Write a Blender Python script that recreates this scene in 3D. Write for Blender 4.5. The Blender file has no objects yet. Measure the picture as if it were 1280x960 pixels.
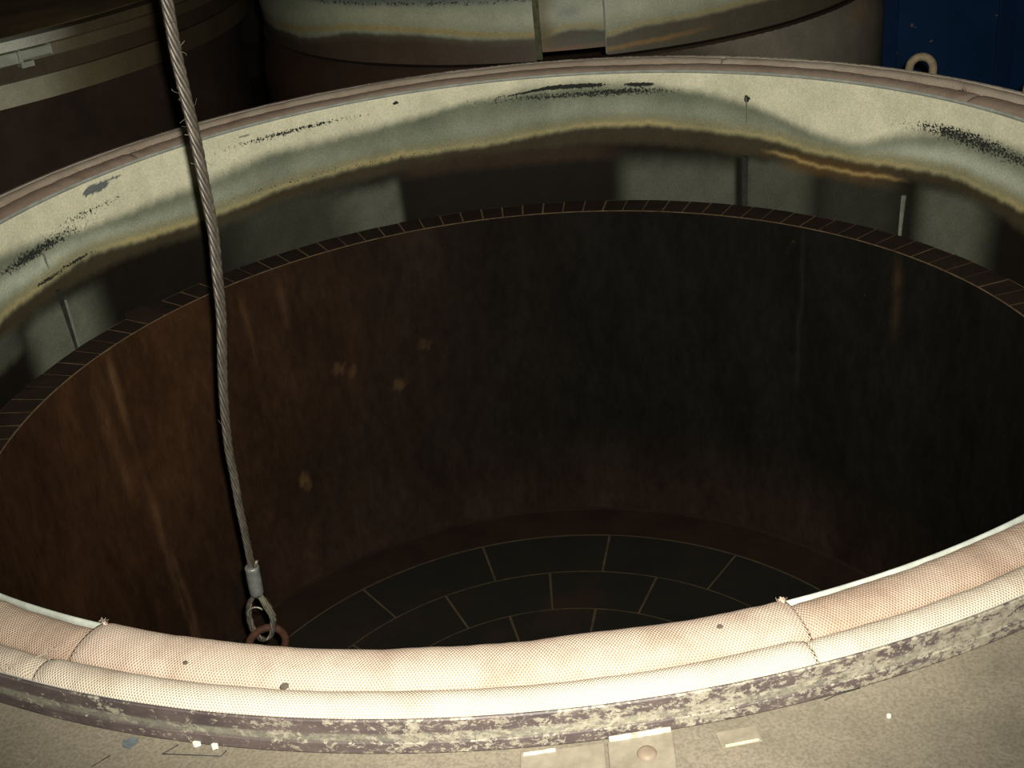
import bpy, math, random
import numpy as np
from mathutils import Matrix, Vector
random.seed(7); rng = np.random.default_rng(7)
R = math.radians
SC = bpy.context.scene
COL = SC.collection

# ------------------------------------------------------------------ camera
CAM = Vector((-0.0196, -1.8621, 0.7189)); PITCH = 0.487; ROLL = -0.1102; FPX = 1550.0
fwd = Vector((0, math.cos(PITCH), -math.sin(PITCH)))
right0 = Vector((1, 0, 0)); up0 = right0.cross(fwd)
cr = right0 * math.cos(ROLL) + up0 * math.sin(ROLL)
cu = -right0 * math.sin(ROLL) + up0 * math.cos(ROLL)
cam_d = bpy.data.cameras.new('camera'); cam = bpy.data.objects.new('camera', cam_d); COL.objects.link(cam)
cam.matrix_world = Matrix(((cr.x, cu.x, -fwd.x, CAM.x), (cr.y, cu.y, -fwd.y, CAM.y), (cr.z, cu.z, -fwd.z, CAM.z), (0, 0, 0, 1)))
cam_d.sensor_width = 36; cam_d.lens = 36 * FPX / 1280; cam_d.clip_start = 0.02
SC.camera = cam
# ------------------------------------------------------------------ world, light, exposure
w = bpy.data.worlds.new('world'); SC.world = w; w.use_nodes = True
w.node_tree.nodes['Background'].inputs[0].default_value = (1.0, 0.88, 0.72, 1)
w.node_tree.nodes['Background'].inputs[1].default_value = 0.022
# the camera's flash: a small lamp just right of and above the lens, aimed at the far rim
fl = bpy.data.lights.new('flash', 'SPOT'); flo = bpy.data.objects.new('flash', fl); COL.objects.link(flo)
flo.location = CAM + cr * 0.027 + cu * 0.03 - fwd * 0.01
fdir = (Vector((0.0, 0.45, -0.12)) - flo.location).normalized()
flo.rotation_euler = fdir.to_track_quat('-Z', 'Y').to_euler()
fl.energy = 285; fl.color = (1.0, 0.965, 0.87); fl.spot_size = R(76); fl.spot_blend = 0.75; fl.shadow_soft_size = 0.011
SC.view_settings.view_transform = 'Standard'; SC.view_settings.look = 'None'
SC.view_settings.exposure = 0.0; SC.view_settings.gamma = 1.0; SC.view_settings.use_curve_mapping = False

# ------------------------------------------------------------------ helpers
def link(o, parent=None):
    COL.objects.link(o)
    if parent: o.parent = parent
    return o
def tag(o, label=None, cat=None, group=None, kind=None):
    if label: o['label'] = label
    if cat: o['category'] = cat
    if group: o['group'] = group
    if kind: o['kind'] = kind
    return o
def thing(name, label, cat, loc=(0, 0, 0), group=None):
    o = bpy.data.objects.new(name, None); o.empty_display_size = 0.05; link(o); o.location = loc
    return tag(o, label, cat, group)
def mesh_obj(name, V, F, mat, parent=None, smooth=True, col=None, chip=None, uv=None):
    me = bpy.data.meshes.new(name)
    V = np.asarray(V, np.float32); F = np.asarray(F, np.int32)
    me.vertices.add(len(V)); me.vertices.foreach_set('co', V.ravel())
    k = F.shape[1]
    me.loops.add(F.size); me.loops.foreach_set('vertex_index', F.ravel())
    me.polygons.add(len(F)); me.polygons.foreach_set('loop_start', np.arange(0, F.size, k, dtype=np.int32))
    me.update(calc_edges=True)
    me.polygons.foreach_set('use_smooth', np.full(len(F), bool(smooth)))
    if col is not None:
        a = me.color_attributes.new('Col', 'FLOAT_COLOR', 'POINT')
        a.data.foreach_set('color', np.c_[col, np.ones(len(col))].astype(np.float32).ravel())
    if chip is not None:
        a = me.attributes.new('chip', 'FLOAT', 'POINT'); a.data.foreach_set('value', np.asarray(chip, np.float32))
    if uv is not None:
        l = me.uv_layers.new(name='uv'); l.data.foreach_set('uv', np.asarray(uv, np.float32)[F.ravel()].ravel())
    me.materials.append(mat)
    return link(bpy.data.objects.new(name, me), parent)
def grid(P, cu_=False, cv_=False):
    nu, nv = P.shape[:2]
    i = np.arange(nu if cu_ else nu - 1); j = np.arange(nv if cv_ else nv - 1)
    I, J = np.meshgrid(i, j, indexing='ij'); I2 = (I + 1) % nu; J2 = (J + 1) % nv
    F = np.stack([I * nv + J, I2 * nv + J, I2 * nv + J2, I * nv + J2], -1).reshape(-1, 4)
    return P.reshape(-1, 3), F
def lathe(name, prof, mat, parent=None, c=(0, 0), t0=0.0, t1=360.0, n=256, closed_prof=True, smooth=False, cap=True):
    """revolve (r, z) points counter-clockwise; open arcs get end caps"""
    full = abs(t1 - t0 - 360) < 1e-6
    th = np.radians(np.linspace(t0, t1, n, endpoint=not full)); pr = np.asarray(prof, float)
    P = np.stack([c[0] + pr[None, :, 0] * np.cos(th)[:, None], c[1] + pr[None, :, 0] * np.sin(th)[:, None],
                  np.broadcast_to(pr[None, :, 1], (len(th), len(pr)))], -1)
    V, F = grid(P, full, closed_prof)
    o = mesh_obj(name, V, F, mat, parent, smooth)
    if closed_prof and not full and cap:
        me = o.data; import bmesh
        bm = bmesh.new(); bm.from_mesh(me); bm.verts.ensure_lookup_table(); m = len(pr)
        bm.faces.new([bm.verts[k] for k in range(m)]); bm.faces.new([bm.verts[(len(th) - 1) * m + k] for k in reversed(range(m))])
        bmesh.ops.recalc_face_normals(bm, faces=bm.faces); bm.to_mesh(me); bm.free()
    else:
        fixn(o)
    return o
def fixn(o):
    import bmesh
    bm = bmesh.new(); bm.from_mesh(o.data); bmesh.ops.recalc_face_normals(bm, faces=bm.faces); bm.to_mesh(o.data); bm.free()
def tube_mesh(pts, rad, ns=8, closed=False, caps=True):
    pts = np.asarray(pts, float); n = len(pts)
    rad = np.broadcast_to(np.asarray(rad, float), (n,))
    T = np.gradient(pts, axis=0) if not closed else np.roll(pts, -1, 0) - np.roll(pts, 1, 0)
    T /= np.linalg.norm(T, axis=1)[:, None] + 1e-12
    a = np.array([0, 0, 1.0]) if abs(T[0, 2]) < 0.8 else np.array([1.0, 0, 0])
    N = np.zeros_like(T); v = a - a.dot(T[0]) * T[0]; N[0] = v / np.linalg.norm(v)
    for i in range(1, n):
        v = N[i - 1] - N[i - 1].dot(T[i]) * T[i]; N[i] = v / np.linalg.norm(v)
    B = np.cross(T, N); ph = np.linspace(0, 2 * np.pi, ns, endpoint=False)
    P = pts[:, None] + rad[:, None, None] * (np.cos(ph)[None, :, None] * N[:, None] + np.sin(ph)[None, :, None] * B[:, None])
    V, F = grid(P, closed, True)
    return V, F
def tube(name, pts, rad, mat, parent=None, ns=8, closed=False):
    V, F = tube_mesh(pts, rad, ns, closed)
    o = mesh_obj(name, V, F, mat, parent)
    if not closed:
        import bmesh
        bm = bmesh.new(); bm.from_mesh(o.data); bm.verts.ensure_lookup_table(); m = len(V)
        bm.faces.new([bm.verts[k] for k in range(ns)]); bm.faces.new([bm.verts[m - ns + k] for k in reversed(range(ns))])
        bmesh.ops.recalc_face_normals(bm, faces=bm.faces); bm.to_mesh(o.data); bm.free()
    else: fixn(o)
    return o
def box_vf(x0, x1, y0, y1, z0, z1):
    V = [(x, y, z) for z in (z0, z1) for y in (y0, y1) for x in (x0, x1)]
    F = [(0, 2, 3, 1), (4, 5, 7, 6), (0, 1, 5, 4), (2, 6, 7, 3), (0, 4, 6, 2), (1, 3, 7, 5)]
    return V, F
def box(name, x0, x1, y0, y1, z0, z1, mat, parent=None, bevel=0.0):
    V, F = box_vf(x0, x1, y0, y1, z0, z1)
    o = mesh_obj(name, V, F, mat, parent, smooth=False)
    if bevel:
        m = o.modifiers.new('bevel', 'BEVEL'); m.width = bevel; m.segments = 2
    return o
def prism(name, poly, z0, z1, mat, parent=None, bevel=0.0):
    import bmesh
    bm = bmesh.new(); vs = [bm.verts.new((x, y, z0)) for x, y in poly]
    f = bm.faces.new(vs); r_ = bmesh.ops.extrude_face_region(bm, geom=[f])
    for g in r_['geom']:
        if isinstance(g, bmesh.types.BMVert): g.co.z = z1
    bmesh.ops.recalc_face_normals(bm, faces=bm.faces)
    me = bpy.data.meshes.new(name); bm.to_mesh(me); bm.free(); me.materials.append(mat)
    o = link(bpy.data.objects.new(name, me), parent)
    if bevel:
        m = o.modifiers.new('bevel', 'BEVEL'); m.width = bevel; m.segments = 2
    return o
def sector(r0, r1, t0, t1, z0, z1, n=4):
    """a ring block; t in degrees"""
    th = np.radians(np.linspace(t0, t1, n)); c, s = np.cos(th), np.sin(th)
    rings = [(r0, z0), (r1, z0), (r1, z1), (r0, z1)]
    P = np.stack([np.stack([r * c, r * s, np.full(n, z)], -1) for r, z in rings], 1)
    V, F = grid(P, False, True)
    m = n * 4
    F = np.r_[F[:, ::-1], [[0, 1, 2, 3]], [[m - 1, m - 2, m - 3, m - 4]]]
    return V, F
def sn(x, seed, octs=5, f0=1.0):
    """smooth 1-D pseudo noise in about -1..1"""
    g = np.random.default_rng(seed); y = np.zeros_like(x, float); a = 1.0; f = f0; tot = 0
    for _ in range(octs):
        y += a * np.sin(f * x * g.uniform(.8, 1.2) + g.uniform(0, 6.28)); tot += a; a *= .6; f *= 1.9
    return y / tot
def ss(a, b, x):
    t = np.clip((x - a) / (b - a), 0, 1); return t * t * (3 - 2 * t)
def mixc(c0, c1, t): return c0 * (1 - t[..., None]) + np.asarray(c1) * t[..., None]

# ------------------------------------------------------------------ materials
def nodes(name):
    m = bpy.data.materials.new(name); m.use_nodes = True; nt = m.node_tree
    return m, nt, nt.nodes['Principled BSDF']
def N(nt, t, **k):
    n = nt.nodes.new(t)
    for a, b in k.items(): setattr(n, a, b)
    return n
def noise(nt, scale, detail=4, rough=.6, vec=None, dist=0.0):
    n = N(nt, 'ShaderNodeTexNoise'); n.inputs['Scale'].default_value = scale; n.inputs['Detail'].default_value = detail
    n.inputs['Roughness'].default_value = rough; n.inputs['Distortion'].default_value = dist
    if vec: nt.links.new(vec, n.inputs['Vector'])
    return n.outputs['Fac']
def ramp(nt, fac, stops):
    r_ = N(nt, 'ShaderNodeValToRGB'); e = r_.color_ramp.elements
    while len(e) < len(stops): e.new(0.5)
    for k, (p, c) in enumerate(stops):
        e[k].position = p; e[k].color = (*c, 1) if not isinstance(c, (int, float)) else (c, c, c, 1)
    nt.links.new(fac, r_.inputs[0]); return r_.outputs[0]
def mix(nt, fac, a, b, mode='MIX'):
    m = N(nt, 'ShaderNodeMix', data_type='RGBA', blend_type=mode)
    for s, v in ((m.inputs[0], fac), (m.inputs[6], a), (m.inputs[7], b)):
        if isinstance(v, (int, float)): s.default_value = v
        elif isinstance(v, tuple): s.default_value = (*v, 1)
        else: nt.links.new(v, s)
    return m.outputs[2]
def math_(nt, op, a, b=0.0, c=None):
    m = N(nt, 'ShaderNodeMath', operation=op)
    for s, v in zip(m.inputs, (a, b, c)):
        if v is None: continue
        if isinstance(v, (int, float)): s.default_value = v
        else: nt.links.new(v, s)
    return m.outputs[0]
def coords(nt, scale=(1, 1, 1)):
    t = N(nt, 'ShaderNodeTexCoord'); mp = N(nt, 'ShaderNodeMapping'); mp.inputs['Scale'].default_value = scale
    nt.links.new(t.outputs['Object'], mp.inputs[0]); return mp.outputs[0]
def bump(nt, b, h, strength, dist):
    n = N(nt, 'ShaderNodeBump'); n.inputs['Strength'].default_value = strength; n.inputs['Distance'].default_value = dist
    nt.links.new(h, n.inputs['Height']); nt.links.new(n.outputs[0], b.inputs['Normal'])
def plain(name, stops, scale=20, rough=.7, metal=0.0, bs=.3, bd=.002, spec=.14, detail=6, stretch=(1, 1, 1), dist=0.0):
    """noise-mottled surface"""
    m, nt, b = nodes(name); v = coords(nt, stretch)
    f = noise(nt, scale, detail, .65, v, dist)
    nt.links.new(ramp(nt, f, stops), b.inputs['Base Color'])
    b.inputs['Roughness'].default_value = rough; b.inputs['Metallic'].default_value = metal; b.inputs['Specular IOR Level'].default_value = spec
    bump(nt, b, noise(nt, scale * 3, 4, .6, v), bs, bd)
    return m
def stained(name, rough=.5, spec=.35, chipcol=(.022, .024, .02), nscale=210, streak=True):
    """vertex-coloured surface with speckle and chipped paint"""
    m, nt, b = nodes(name)
    a = N(nt, 'ShaderNodeAttribute', attribute_name='Col'); ch = N(nt, 'ShaderNodeAttribute', attribute_name='chip')
    v = coords(nt)
    grain = ramp(nt, noise(nt, 260, 3, .6, v), [(.25, .78), (.75, 1.2)])
    blot = ramp(nt, noise(nt, 14, 6, .65, v), [(.3, .86), (.7, 1.12)])
    c = mix(nt, 1.0, mix(nt, 1.0, a.outputs['Color'], grain, 'MULTIPLY'), blot, 'MULTIPLY')
    nf = noise(nt, nscale, 5, .7, v)
    mask = math_(nt, 'LESS_THAN', nf, ch.outputs['Fac'])
    c = mix(nt, mask, c, chipcol)
    nt.links.new(c, b.inputs['Base Color'])
    b.inputs['Roughness'].default_value = rough; b.inputs['Specular IOR Level'].default_value = spec
    h = math_(nt, 'SUBTRACT', math_(nt, 'MULTIPLY', noise(nt, 60, 5, .6, v), .4), mask)
    bump(nt, b, h, .35, .0012)
    return m
M = {}
M['liner'] = stained('chipped cream paint and yellow stained banded steel', .62, .07)
M['lid_skirt'] = stained('heat stained lid steel', nscale=170)
M['lip'] = plain('pale lip edge', [(.3, (.18, .195, .165)), (.7, (.32, .335, .29))], 30, .5)
M['ledge_mortar'] = plain('light brown mortar', [(.3, (.065, .042, .022)), (.7, (.18, .12, .066))], 40, .9)
M['floor_mortar'] = plain('dull brown mortar', [(.3, (.035, .027, .014)), (.7, (.075, .056, .032))], 30, .9)
M['ledge_brick'] = plain('sooty ledge brick', [(.3, (.009, .0065, .004)), (.7, (.022, .012, .007))], 25, .85, bd=.001)
M['floor_brick'] = plain('sooty floor block', [(.3, (.0075, .0078, .0058)), (.55, (.012, .010, .007)), (.8, (.024, .013, .007))], 5, .85, bd=.001)
M['red_ring'] = plain('rusty ring', [(.3, (.010, .006, .0035)), (.7, (.022, .010, .005))], 8, .85)
M['band'] = None
# pot wall: rust on one side, soot on the other
def wall_mat():
    m, nt, b = nodes('rusty sooty pot wall')
    a = N(nt, 'ShaderNodeAttribute', attribute_name='Col')
    v = coords(nt, (1, 1, .45))
    bl = ramp(nt, noise(nt, 6, 8, .7, v), [(.3, .55), (.5, .95), (.75, 1.5)])
    gr = ramp(nt, noise(nt, 45, 5, .7, v), [(.3, .7), (.75, 1.35)])
    c = mix(nt, 1.0, mix(nt, 1.0, a.outputs['Color'], bl, 'MULTIPLY'), gr, 'MULTIPLY')
    sp = ramp(nt, noise(nt, 16, 4, .75, coords(nt)), [(.70, 0.0), (.76, .6)])
    c = mix(nt, sp, c, (.065, .034, .016))
    nt.links.new(c, b.inputs['Base Color']); b.inputs['Roughness'].default_value = .8; b.inputs['Specular IOR Level'].default_value = .06
    bump(nt, b, noise(nt, 30, 6, .7, v), .4, .003)
    return m
M['wall'] = wall_mat()
def band_mat():
    m, nt, b = nodes('purple brown ring with chipped beige paint'); v = coords(nt, (1, 1, 1.5))
    tc = N(nt, 'ShaderNodeTexCoord'); sx = N(nt, 'ShaderNodeSeparateXYZ'); nt.links.new(tc.outputs['Object'], sx.inputs[0])
    base = ramp(nt, noise(nt, 25, 5, .6, v), [(.3, (.038, .028, .028)), (.6, (.078, .058, .053)), (.75, (.11, .083, .072))])
    z_ = sx.outputs['Z']
    # grey-green undercoat shows on the lower half of the upper tier
    d = math_(nt, 'ABSOLUTE', math_(nt, 'ADD', z_, .0100))
    g = math_(nt, 'MULTIPLY', math_(nt, 'SUBTRACT', .0055, d), 400.0); g.node.use_clamp = True
    base = mix(nt, math_(nt, 'MULTIPLY', g, ramp(nt, noise(nt, 18, 5, .7, v), [(.35, .35), (.6, 1.0)])), base, (.155, .150, .112))
    beige = ramp(nt, noise(nt, 80, 4, .6, v), [(.3, (.14, .125, .092)), (.7, (.27, .245, .185))])
    x = math_(nt, 'MULTIPLY', sx.outputs['X'], .10)                       # more beige towards the right
    thr = math_(nt, 'SUBTRACT', .520, x)
    mid = math_(nt, 'MULTIPLY', g, .025)
    nf = math_(nt, 'ADD', math_(nt, 'MULTIPLY', noise(nt, 95, 7, .8, v, .3), .75), math_(nt, 'MULTIPLY', noise(nt, 17, 4, .6, v), .25))
    mk = math_(nt, 'GREATER_THAN', nf, math_(nt, 'SUBTRACT', thr, mid))
    c = mix(nt, mk, base, beige)
    nt.links.new(mix(nt, ramp(nt, noise(nt, 240, 4, .7, v), [(.52, 0.0), (.62, .55)]), c, (.05, .042, .040)), b.inputs['Base Color'])
    b.inputs['Roughness'].default_value = .55; b.inputs['Specular IOR Level'].default_value = .35
    bump(nt, b, math_(nt, 'ADD', mk, math_(nt, 'MULTIPLY', noise(nt, 90, 4, .6, v), .5)), .35, .0008)
    return m
M['band'] = band_mat()
def cloth_mat(name, base, dirt, pitch=.0030):
    m, nt, b = nodes(name)
    uv = N(nt, 'ShaderNodeUVMap', uv_map='uv'); s = N(nt, 'ShaderNodeSeparateXYZ'); nt.links.new(uv.outputs[0], s.inputs[0])
    u, vv = s.outputs['X'], s.outputs['Y']
    k = 2 * math.pi / pitch
    wn = noise(nt, 55, 3, .6, coords(nt)); u = math_(nt, 'MULTIPLY_ADD', wn, .0035, u)
    # two interlaced thread sets: product pattern on a diagonal lattice
    a1 = math_(nt, 'SINE', math_(nt, 'MULTIPLY', math_(nt, 'ADD', u, math_(nt, 'MULTIPLY', vv, .62)), k))
    a2 = math_(nt, 'SINE', math_(nt, 'MULTIPLY', math_(nt, 'SUBTRACT', u, math_(nt, 'MULTIPLY', vv, .62)), k))
    h = math_(nt, 'MULTIPLY_ADD', math_(nt, 'ADD', a1, a2), .25, .5)
    v = coords(nt)
    a = N(nt, 'ShaderNodeAttribute', attribute_name='Col')
    dn = noise(nt, 11, 7, .7, v)
    c = mix(nt, ramp(nt, dn, [(.46, 0.0), (.72, .75)]), base, dirt)
    c = mix(nt, 1.0, c, a.outputs['Color'], 'MULTIPLY')
    sp = ramp(nt, noise(nt, 75, 3, .6, v), [(.745, 0.0), (.79, .8)])
    c = mix(nt, sp, c, (.09, .055, .035))
    dark = mix(nt, 1.0, c, (.60, .50, .42), 'MULTIPLY')
    c = mix(nt, ramp(nt, h, [(.22, 0.0), (.62, 1.0)]), dark, c)
    nt.links.new(c, b.inputs['Base Color'])
    b.inputs['Roughness'].default_value = .9; b.inputs['Specular IOR Level'].default_value = .1
    bump(nt, b, math_(nt, 'ADD', h, math_(nt, 'MULTIPLY', noise(nt, 200, 3, .6, v), .5)), .9, .0009)
    return m
M['cloth'] = cloth_mat('woven pale cloth', (.42, .352, .285), (.25, .180, .130))
M['cloth_out'] = cloth_mat('woven whitish cloth', (.48, .44, .36), (.32, .255, .19))
def deck_mat():
    m, nt, b = nodes('worn beige painted steel deck'); v = coords(nt)
    c = ramp(nt, noise(nt, 5, 8, .7, v, .4), [(.3, (.105, .092, .066)), (.5, (.155, .134, .097)), (.72, (.205, .176, .127))])
    c = mix(nt, ramp(nt, noise(nt, 320, 3, .7, v), [(.35, .5), (.6, 0.0)]), c, (.055, .047, .034))
    c = mix(nt, ramp(nt, noise(nt, 70, 4, .75, v), [(.70, 0.0), (.74, .7)]), c, (.30, .28, .22))
    c = mix(nt, ramp(nt, noise(nt, 3.2, 5, .6, v, 1.0), [(.55, 0.0), (.7, .45)]), c, (.15, .10, .06))
    nt.links.new(c, b.inputs['Base Color']); b.inputs['Roughness'].default_value = .65; b.inputs['Specular IOR Level'].default_value = .3
    bump(nt, b, noise(nt, 160, 5, .7, v), .35, .0008)
    return m
M['deck'] = deck_mat()
M['plate'] = plain('worn beige plate', [(.3, (.13, .113, .082)), (.7, (.21, .182, .132))], 60, .45, bs=.3, bd=.0006, spec=.5)
M['rivet'] = plain('rivet head', [(.3, (.13, .10, .07)), (.7, (.20, .155, .11))], 80, .5, bd=.0005)
M['bright'] = plain('painted edge highlight', [(.35, (.20, .175, .125)), (.6, (.50, .48, .38))], 110, .35, spec=.6)  # highlight along the plate edges, put in as pale colour
M['steel'] = plain('oily steel strand', [(.3, (.035, .028, .020)), (.6, (.10, .085, .065)), (.8, (.20, .175, .135))], 160, .48, metal=.35, bs=.3, bd=.0004, spec=.6, stretch=(1, 1, .3))
M['wire'] = plain('thin bright wire', [(.3, (.20, .19, .13)), (.7, (.36, .34, .25))], 200, .35, metal=.6)
M['ferrule'] = plain('grey pressed ferrule', [(.3, (.12, .125, .11)), (.7, (.24, .245, .22))], 90, .4, metal=.4, spec=.6)
M['rust'] = plain('brown rusty shackle', [(.3, (.028, .013, .008)), (.7, (.07, .031, .017))], 70, .7, bd=.001)
M['body'] = None
M['dark'] = plain('dark sooty steel', [(.3, (.012, .008, .005)), (.7, (.027, .016, .010))], 6, .85)
M['slot'] = plain('dark seam', [(.3, (.012, .012, .010)), (.7, (.03, .03, .024))], 60, .7)
M['seamlight'] = plain('pale seam mark', [(.3, (.10, .11, .09)), (.7, (.17, .18, .145))], 60, .6)
M['lug'] = plain('dull beige painted lug', [(.3, (.10, .08, .046)), (.7, (.19, .15, .09))], 90, .6)
M['thread'] = plain('tan thread', [(.3, (.20, .16, .12)), (.7, (.34, .28, .22))], 90, .8)
M['flake'] = plain('grey blue flake', [(.3, (.06, .075, .08)), (.7, (.10, .115, .115))], 90, .5)
M['dflake'] = plain('dark flake', [(.3, (.05, .04, .03)), (.7, (.10, .085, .065))], 90, .6)
M['chalk'] = plain('chalky crumbs', [(.3, (.40, .39, .33)), (.7, (.6, .58, .5))], 90, .8)
M['floor'] = plain('dark brown floor plates', [(.3, (.012, .008, .005)), (.7, (.032, .019, .011))], 3, .9)
M['joint'] = plain('dusty joint', [(.3, (.045, .033, .02)), (.7, (.09, .062, .035))], 8, .9)
def blue_mat():
    m, nt, b = nodes('dark blue painted steel'); v = coords(nt)
    c = ramp(nt, noise(nt, 3, 5, .6, v), [(.3, (.0025, .020, .060)), (.7, (.005, .030, .090))])
    c = mix(nt, ramp(nt, noise(nt, 26, 2, .5, v), [(.70, 0.0), (.73, .7)]), c, (.20, .14, .08))
    nt.links.new(c, b.inputs['Base Color']); b.inputs['Roughness'].default_value = .5; b.inputs['Specular IOR Level'].default_value = .2
    bump(nt, b, noise(nt, 30, 4, .6, v), .2, .002)
    return m
M['blue'] = blue_mat()
M['bluedark'] = plain('darker blue paint', [(.3, (.0025, .015, .048)), (.7, (.0045, .024, .075))], 8, .6)  # darker blue for the ribs, plinth and handle
M['wallfar'] = plain('dark hall wall', [(.3, (.02, .017, .013)), (.7, (.035, .03, .022))], 1.5, .9)
def vmat(name, rough=.7, spec=.08, chipcol=(.02, .02, .018), nscale=60):
    return stained(name, rough, spec, chipcol, nscale)
M['body'] = vmat('grey and brown outer shell')
M['flange'] = vmat('cream flange darkening to the right', .6, .12, (.03, .026, .02), 40)

# ================================================================== LARGE STRUCTURE
# lower hall floor of square plates (behind and below the pots)
FZ = -1.26
fb = box('floor', -6, 6, -3.2, 8, FZ - .1, FZ - .008, M['joint']); tag(fb, kind='structure')
ca, sa = math.cos(R(36)), math.sin(R(36)); PL = 1.3
pm = None
for i in range(-6, 7):
    for j in range(-6, 7):
        cx, cy = i * PL * ca - j * PL * sa, 2.3 + i * PL * sa + j * PL * ca
        if abs(cx) > 5.0 or cy < -2.2 or cy > 7.0: continue
        if pm is None:
            o = box('floor_plate', -PL / 2 + .009, PL / 2 - .009, -PL / 2 + .009, PL / 2 - .009, -.012, 0, M['floor'], fb); pm = o.data
        else: o = link(bpy.data.objects.new('floor_plate', pm), fb)
        o.location = (cx, cy, FZ); o.rotation_euler.z = R(36)
wb = box('wall_back', -6, 6, 8, 8.15, FZ - .1, 4.2, M['wallfar']); tag(wb, kind='structure')
wl = box('wall_left', -6.15, -6, -3.2, 8.15, FZ - .1, 4.2, M['wallfar']); tag(wl, kind='structure')
wr = box('wall_right', 6, 6.15, -3.2, 8.15, FZ - .1, 4.2, M['wallfar']); tag(wr, kind='structure')
# raised deck the photographer stands on, cut round the pot
DZ = -.0274
arc = [(1.0962 * math.cos(R(t)), 1.0962 * math.sin(R(t))) for t in np.linspace(-170, -10, 161)]
yd = arc[0][1]
poly = [(-3.4, yd), arc[0]] + arc[1:-1] + [arc[-1], (3.4, yd), (3.4, -3.15), (-3.4, -3.15)]
deck = prism('trim_1', poly, DZ - .04, DZ, M['deck']); tag(deck, kind='structure')
deck['label'] = 'worn beige painted steel deck in front of the pot'
for x in (-3.2, 0, 3.2):
    for y in (-3.0, -1.35 if abs(x) > 1 else -1.5):
        box('deck_post', x - .05, x + .05, y - .05, y + .05, FZ, DZ - .04, M['dark'], deck)

# ================================================================== THE OPEN POT
pot = thing('furnace_pot', 'large open round furnace pot with chipped cream inner skirt, brick ledge and rusty wall', 'furnace', (0, 0, -1.26))
def pp(o):
    o.location = (o.location.x, o.location.y, o.location.z + 1.26); return o   # children sit in world coordinates
# --- inner skirt (the cream liner), a dense vertical surface, colour banded by angle and height
TH = np.arange(0, 360, .25); ZS = np.linspace(-.003, -.306, 110)
T_, Z_ = np.meshgrid(TH, ZS, indexing='ij'); tr = np.radians(T_)
def per(knots, th):      # periodic interpolation over theta (deg); knots (theta, value)
    k = sorted({round(q[0] % 360, 3): q[1] for q in knots}.items()); a = np.array([q[0] for q in k], float); v = np.array([q[1] for q in k], float)
    a = np.r_[a[-1] - 360, a, a[0] + 360]; v = np.r_[v[-1], v, v[0]]
    m = np.gradient(v, a); t = np.asarray(th) % 360; i = np.clip(np.searchsorted(a, t) - 1, 0, len(a) - 2)
    h = a[i + 1] - a[i]; s = (t - a[i]) / h
    return (2*s**3-3*s**2+1)*v[i] + (s**3-2*s**2+s)*h*m[i] + (-2*s**3+3*s**2)*v[i+1] + (s**3-s**2)*h*m[i+1]
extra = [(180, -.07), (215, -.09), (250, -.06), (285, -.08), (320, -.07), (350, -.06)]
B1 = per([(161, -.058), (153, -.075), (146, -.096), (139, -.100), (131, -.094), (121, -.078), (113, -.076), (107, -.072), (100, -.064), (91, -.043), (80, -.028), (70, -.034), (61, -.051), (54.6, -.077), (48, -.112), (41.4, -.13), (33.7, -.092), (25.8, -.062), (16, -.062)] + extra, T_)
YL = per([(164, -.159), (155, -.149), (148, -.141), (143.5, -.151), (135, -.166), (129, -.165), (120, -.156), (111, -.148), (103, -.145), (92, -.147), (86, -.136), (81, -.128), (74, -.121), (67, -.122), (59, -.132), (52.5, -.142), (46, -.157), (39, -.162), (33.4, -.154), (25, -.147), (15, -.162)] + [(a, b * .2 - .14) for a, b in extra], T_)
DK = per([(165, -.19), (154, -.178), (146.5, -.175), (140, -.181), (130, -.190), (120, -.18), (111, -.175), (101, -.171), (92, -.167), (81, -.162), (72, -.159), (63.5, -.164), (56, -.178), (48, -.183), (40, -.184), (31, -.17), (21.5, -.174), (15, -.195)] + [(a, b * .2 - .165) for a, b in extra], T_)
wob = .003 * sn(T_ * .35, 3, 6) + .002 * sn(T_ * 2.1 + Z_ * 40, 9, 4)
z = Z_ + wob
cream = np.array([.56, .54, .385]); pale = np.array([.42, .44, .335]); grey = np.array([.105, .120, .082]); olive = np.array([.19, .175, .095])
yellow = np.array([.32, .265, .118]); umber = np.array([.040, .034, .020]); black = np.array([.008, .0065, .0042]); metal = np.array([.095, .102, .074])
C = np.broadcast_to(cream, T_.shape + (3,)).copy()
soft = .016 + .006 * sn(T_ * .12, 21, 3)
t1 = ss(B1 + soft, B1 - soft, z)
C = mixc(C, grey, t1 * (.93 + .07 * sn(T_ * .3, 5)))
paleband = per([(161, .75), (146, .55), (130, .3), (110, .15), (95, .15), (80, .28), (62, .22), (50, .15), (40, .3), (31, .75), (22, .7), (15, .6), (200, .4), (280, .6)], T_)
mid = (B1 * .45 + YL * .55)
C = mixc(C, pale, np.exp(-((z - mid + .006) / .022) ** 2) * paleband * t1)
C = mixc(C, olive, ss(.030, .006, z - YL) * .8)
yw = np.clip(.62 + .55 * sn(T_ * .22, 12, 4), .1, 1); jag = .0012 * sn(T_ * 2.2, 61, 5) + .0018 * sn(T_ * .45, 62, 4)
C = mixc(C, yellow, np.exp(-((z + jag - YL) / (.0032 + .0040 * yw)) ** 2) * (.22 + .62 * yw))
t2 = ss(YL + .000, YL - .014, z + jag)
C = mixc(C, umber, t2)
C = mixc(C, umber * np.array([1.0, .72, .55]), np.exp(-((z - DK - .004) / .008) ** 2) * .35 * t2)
t3 = ss(DK + .004, DK - .022, z); C = mixc(C, black, t3)
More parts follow.
